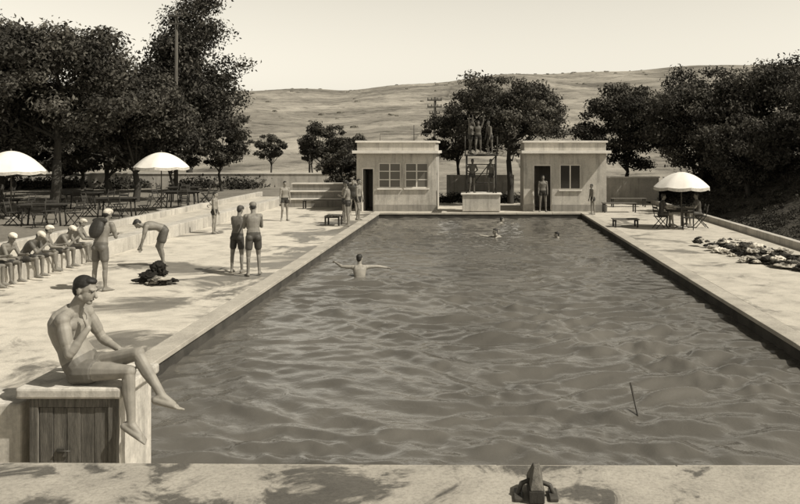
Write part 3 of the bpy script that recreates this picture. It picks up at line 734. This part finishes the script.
for (x,y,ss,ln,fa,ht,hd,ak) in ((-10.5,17.7,.9,28,-15,.7,25,AK),(-10.45,18.45,.92,38,0,.6,40,AK2),(-10.5,19.2,.88,24,20,.7,10,AK),(-10.5,20.0,.92,42,-5,.65,35,AK2),(-10.5,20.9,.88,20,10,.5,15,AK),(-10.5,17.0,.88,15,10,.06,10,AK)):
    figure('seated_boy',gen(fa,ss,ln,ak,SIT,hd,(x,y,.40),'sit'),ss,skin=.19,trunk=.05,hat=ht,shirt=.09 if x>-10.48 else None,shorts=True)
# far end
figure('standing_man',gen(-90,1.,0,AD,ST,0,(3.2,38.25,0.0)),1.,voxel=.013,skin=.17,trunk=.04)
figure('standing_boy',gen(200,.8,5,AD,ST,5,(5.35,36.6,0)),.8,voxel=.013,skin=.22,trunk=.04)
for (x,y,z,fa,A,ln) in ((-.2,38.4,.9,-70,HIPS,5),(.75,38.3,.9,-120,AD,8),(.1,38.5,2.74,-90,UP,3),(-.3,38.75,2.74,-30,{'R':UP['R'],'L':HIPS['L']},5),(.7,38.6,2.74,-150,AD,10)):
    figure('diver',gen(fa,.93,ln,A,ST2,5,(x,y,z)),.93,voxel=.013,skin=.12,trunk=.04)
figure('seated_woman',gen(0,.93,8,AK,SIT,5,(7.0,30.3,.455),'sit'),.93,voxel=.013,skin=.2,trunk=.05,shirt=.05,shorts=True)
figure('seated_man',gen(180,.95,8,AK,SIT,5,(8.5,30.5,.455),'sit'),.95,voxel=.013,skin=.2,trunk=.07,shirt=.09,shorts=True)
# swimmers
SW={'R':((1,.15,.0),(1,.25,-.18)),'L':((1,.2,.05),(.6,.9,.3))}
figure('swimmer',gen(100,1.,15,SW,ST,5,(-2.95,20.3,-.47),'raw',headyaw=20),1.,skin=.3,hair=.03)
SW2={'R':((.5,1,-.1),(-.2,1,.2)),'L':((.6,.8,-.3),(.3,1,.1))}
figure('swimmer',gen(200,.95,35,SW2,ST,5,(1.0,29.5,-.58),'raw'),.95,voxel=.013,skin=.3)
figure('swimmer',gen(170,.95,40,SW2,ST,5,(3.3,29.2,-.66),'raw'),.95,voxel=.013,skin=.3)
figure('swimmer',gen(10,.95,40,SW2,ST,5,(.8,35.0,-.62),'raw'),.95,voxel=.013,skin=.3)

# heaps of rolled / dropped clothing and bags
bm=bmesh.new(); bmesh.ops.create_icosphere(bm,subdivisions=4,radius=1); IV=np.array([v.co[:] for v in bm.verts]); IF=[[v.index for v in f.verts] for f in bm.faces]; bm.free()
def heap(name,n,pts,vals,rr,seed,flat=(.3,.7)):
    r2=np.random.RandomState(seed); V_=[];F_=[];C_=[]
    for i in range(n):
        c=pts(r2); sc_=r2.uniform(*rr)*np.array([r2.uniform(.8,1.9),r2.uniform(.7,1.1),r2.uniform(*flat)])
        v=IV.copy(); disp=np.zeros(len(v))
        ww=IV+.25*np.sin(IV[:,[1,2,0]]*r2.uniform(2,4)+r2.uniform(0,6,3))
        for q in range(6):
            dd=r2.normal(size=3); dd/=np.linalg.norm(dd); k=r2.uniform(2.5,8); disp+=(1-2*np.abs(np.sin(ww@dd*k+r2.uniform(0,6))))*.42/k
        v=v*(1+disp)[:,None]*sc_; v[:,2]=np.where(v[:,2]<0,v[:,2]*.35,v[:,2])
        ro=r2.uniform(0,6.28); cs,sn=math.cos(ro),math.sin(ro)
        v=np.stack([v[:,0]*cs-v[:,1]*sn,v[:,0]*sn+v[:,1]*cs,v[:,2]+sc_[2]*.3],-1)+c
        o=len(V_); V_+=v.tolist(); F_+=[[a+o for a in f] for f in IF]
        k=r2.choice(vals)*r2.uniform(.8,1.2); cc=np.full(len(v),k)
        if r2.rand()<.3:
            dd=r2.normal(size=3); dd/=np.linalg.norm(dd); cc=np.where(IV@dd>.25,r2.choice(vals),cc)
        C_+=cc.tolist()
    me=bpy.data.meshes.new(name); me.from_pydata(V_,[],F_); me.polygons.foreach_set('use_smooth',[True]*len(me.polygons))
    at=me.color_attributes.new('Col','FLOAT_COLOR','POINT'); cc=np.array(C_); at.data.foreach_set('color',np.stack([cc,cc*.93,cc*.8,np.ones_like(cc)],-1).ravel()); me.materials.append(m_cloth)
    o=bpy.data.objects.new(name,me); col.objects.link(o)
def ppts(r):
    t=r.uniform(0,1); h=abs(r.normal(0,.09)); return np.array([7.55+.5*t+r.normal(0,.36)*(1-h),25.0-5.4*t,h])
heap('clothes_pile',190,ppts,[.02,.03,.05,.05,.05,.12,.35,.6,.7],(.08,.18),4)
heap('clothes_pile',12,lambda r: np.array([-7.12+r.normal(0,.16),17.75+r.normal(0,.12),abs(r.normal(0,.07))]),[.02,.03,.05,.12,.4],(.10,.17),7,(.4,.8))
heap('rucksack',7,lambda r: np.array([-7.45+r.normal(0,.09),18.7+r.normal(0,.09),abs(r.normal(0,.10))]),[.02,.03,.05],(.13,.2),8,(.6,1.1))

# ---------------------------------------------------------------- light, sky, camera
sd=nrm(V(1.5,-.62,0)); el=math.radians(50); dirv=Vector((sd[0]*math.cos(el),sd[1]*math.cos(el),math.sin(el)))
L=bpy.data.lights.new('sun','SUN'); L.energy=5.0; L.angle=math.radians(.5); L.color=(1,.945,.84)
lo=bpy.data.objects.new('sun',L); col.objects.link(lo); lo.rotation_euler=dirv.to_track_quat('Z','Y').to_euler(); lo.location=(20,-10,30)
wd=bpy.data.worlds.new('World'); scene.world=wd; wd.use_nodes=True; nt=wd.node_tree
sky=nt.nodes.new('ShaderNodeTexSky'); sky.sky_type='NISHITA'; sky.sun_disc=False; sky.sun_elevation=el; sky.sun_rotation=math.atan2(sd[0],sd[1]); sky.dust_density=3; sky.altitude=300
bw=nt.nodes.new('ShaderNodeRGBToBW'); nt.links.new(sky.outputs[0],bw.inputs[0])
tc=nt.nodes.new('ShaderNodeTexCoord'); zz=sepxyz(nt,tc.outputs['Generated'])[2]
# summer haze: the sky pales toward the horizon
hz=nt.nodes.new('ShaderNodeMapRange'); hz.interpolation_type='SMOOTHSTEP'; nt.links.new(zz,hz.inputs['Value'])
hz.inputs['From Min'].default_value=.16; hz.inputs['From Max'].default_value=.62; hz.inputs['To Min'].default_value=2.6; hz.inputs['To Max'].default_value=.65
val=math_(nt,'MULTIPLY',bw.outputs[0],hz.outputs['Result'])
mm=nt.nodes.new('ShaderNodeMix'); mm.data_type='RGBA'; mm.blend_type='MULTIPLY'; mm.inputs['Factor'].default_value=1; nt.links.new(val,mm.inputs[6]); mm.inputs[7].default_value=(1,.94,.80,1)
nt.links.new(mm.outputs[2],nt.nodes['Background'].inputs['Color']); nt.nodes['Background'].inputs['Strength'].default_value=.10
scene.view_settings.view_transform='Standard'; scene.view_settings.look='None'; scene.view_settings.exposure=0
cam=bpy.data.cameras.new('camera'); cam.sensor_width=36; cam.lens=36; cam.shift_x=-76/800; cam.shift_y=-103/800; cam.clip_end=8000; cam.clip_start=.05
co=bpy.data.objects.new('camera',cam); col.objects.link(co); co.location=(0,0,3); co.rotation_euler=(math.pi/2,0,0); scene.camera=co
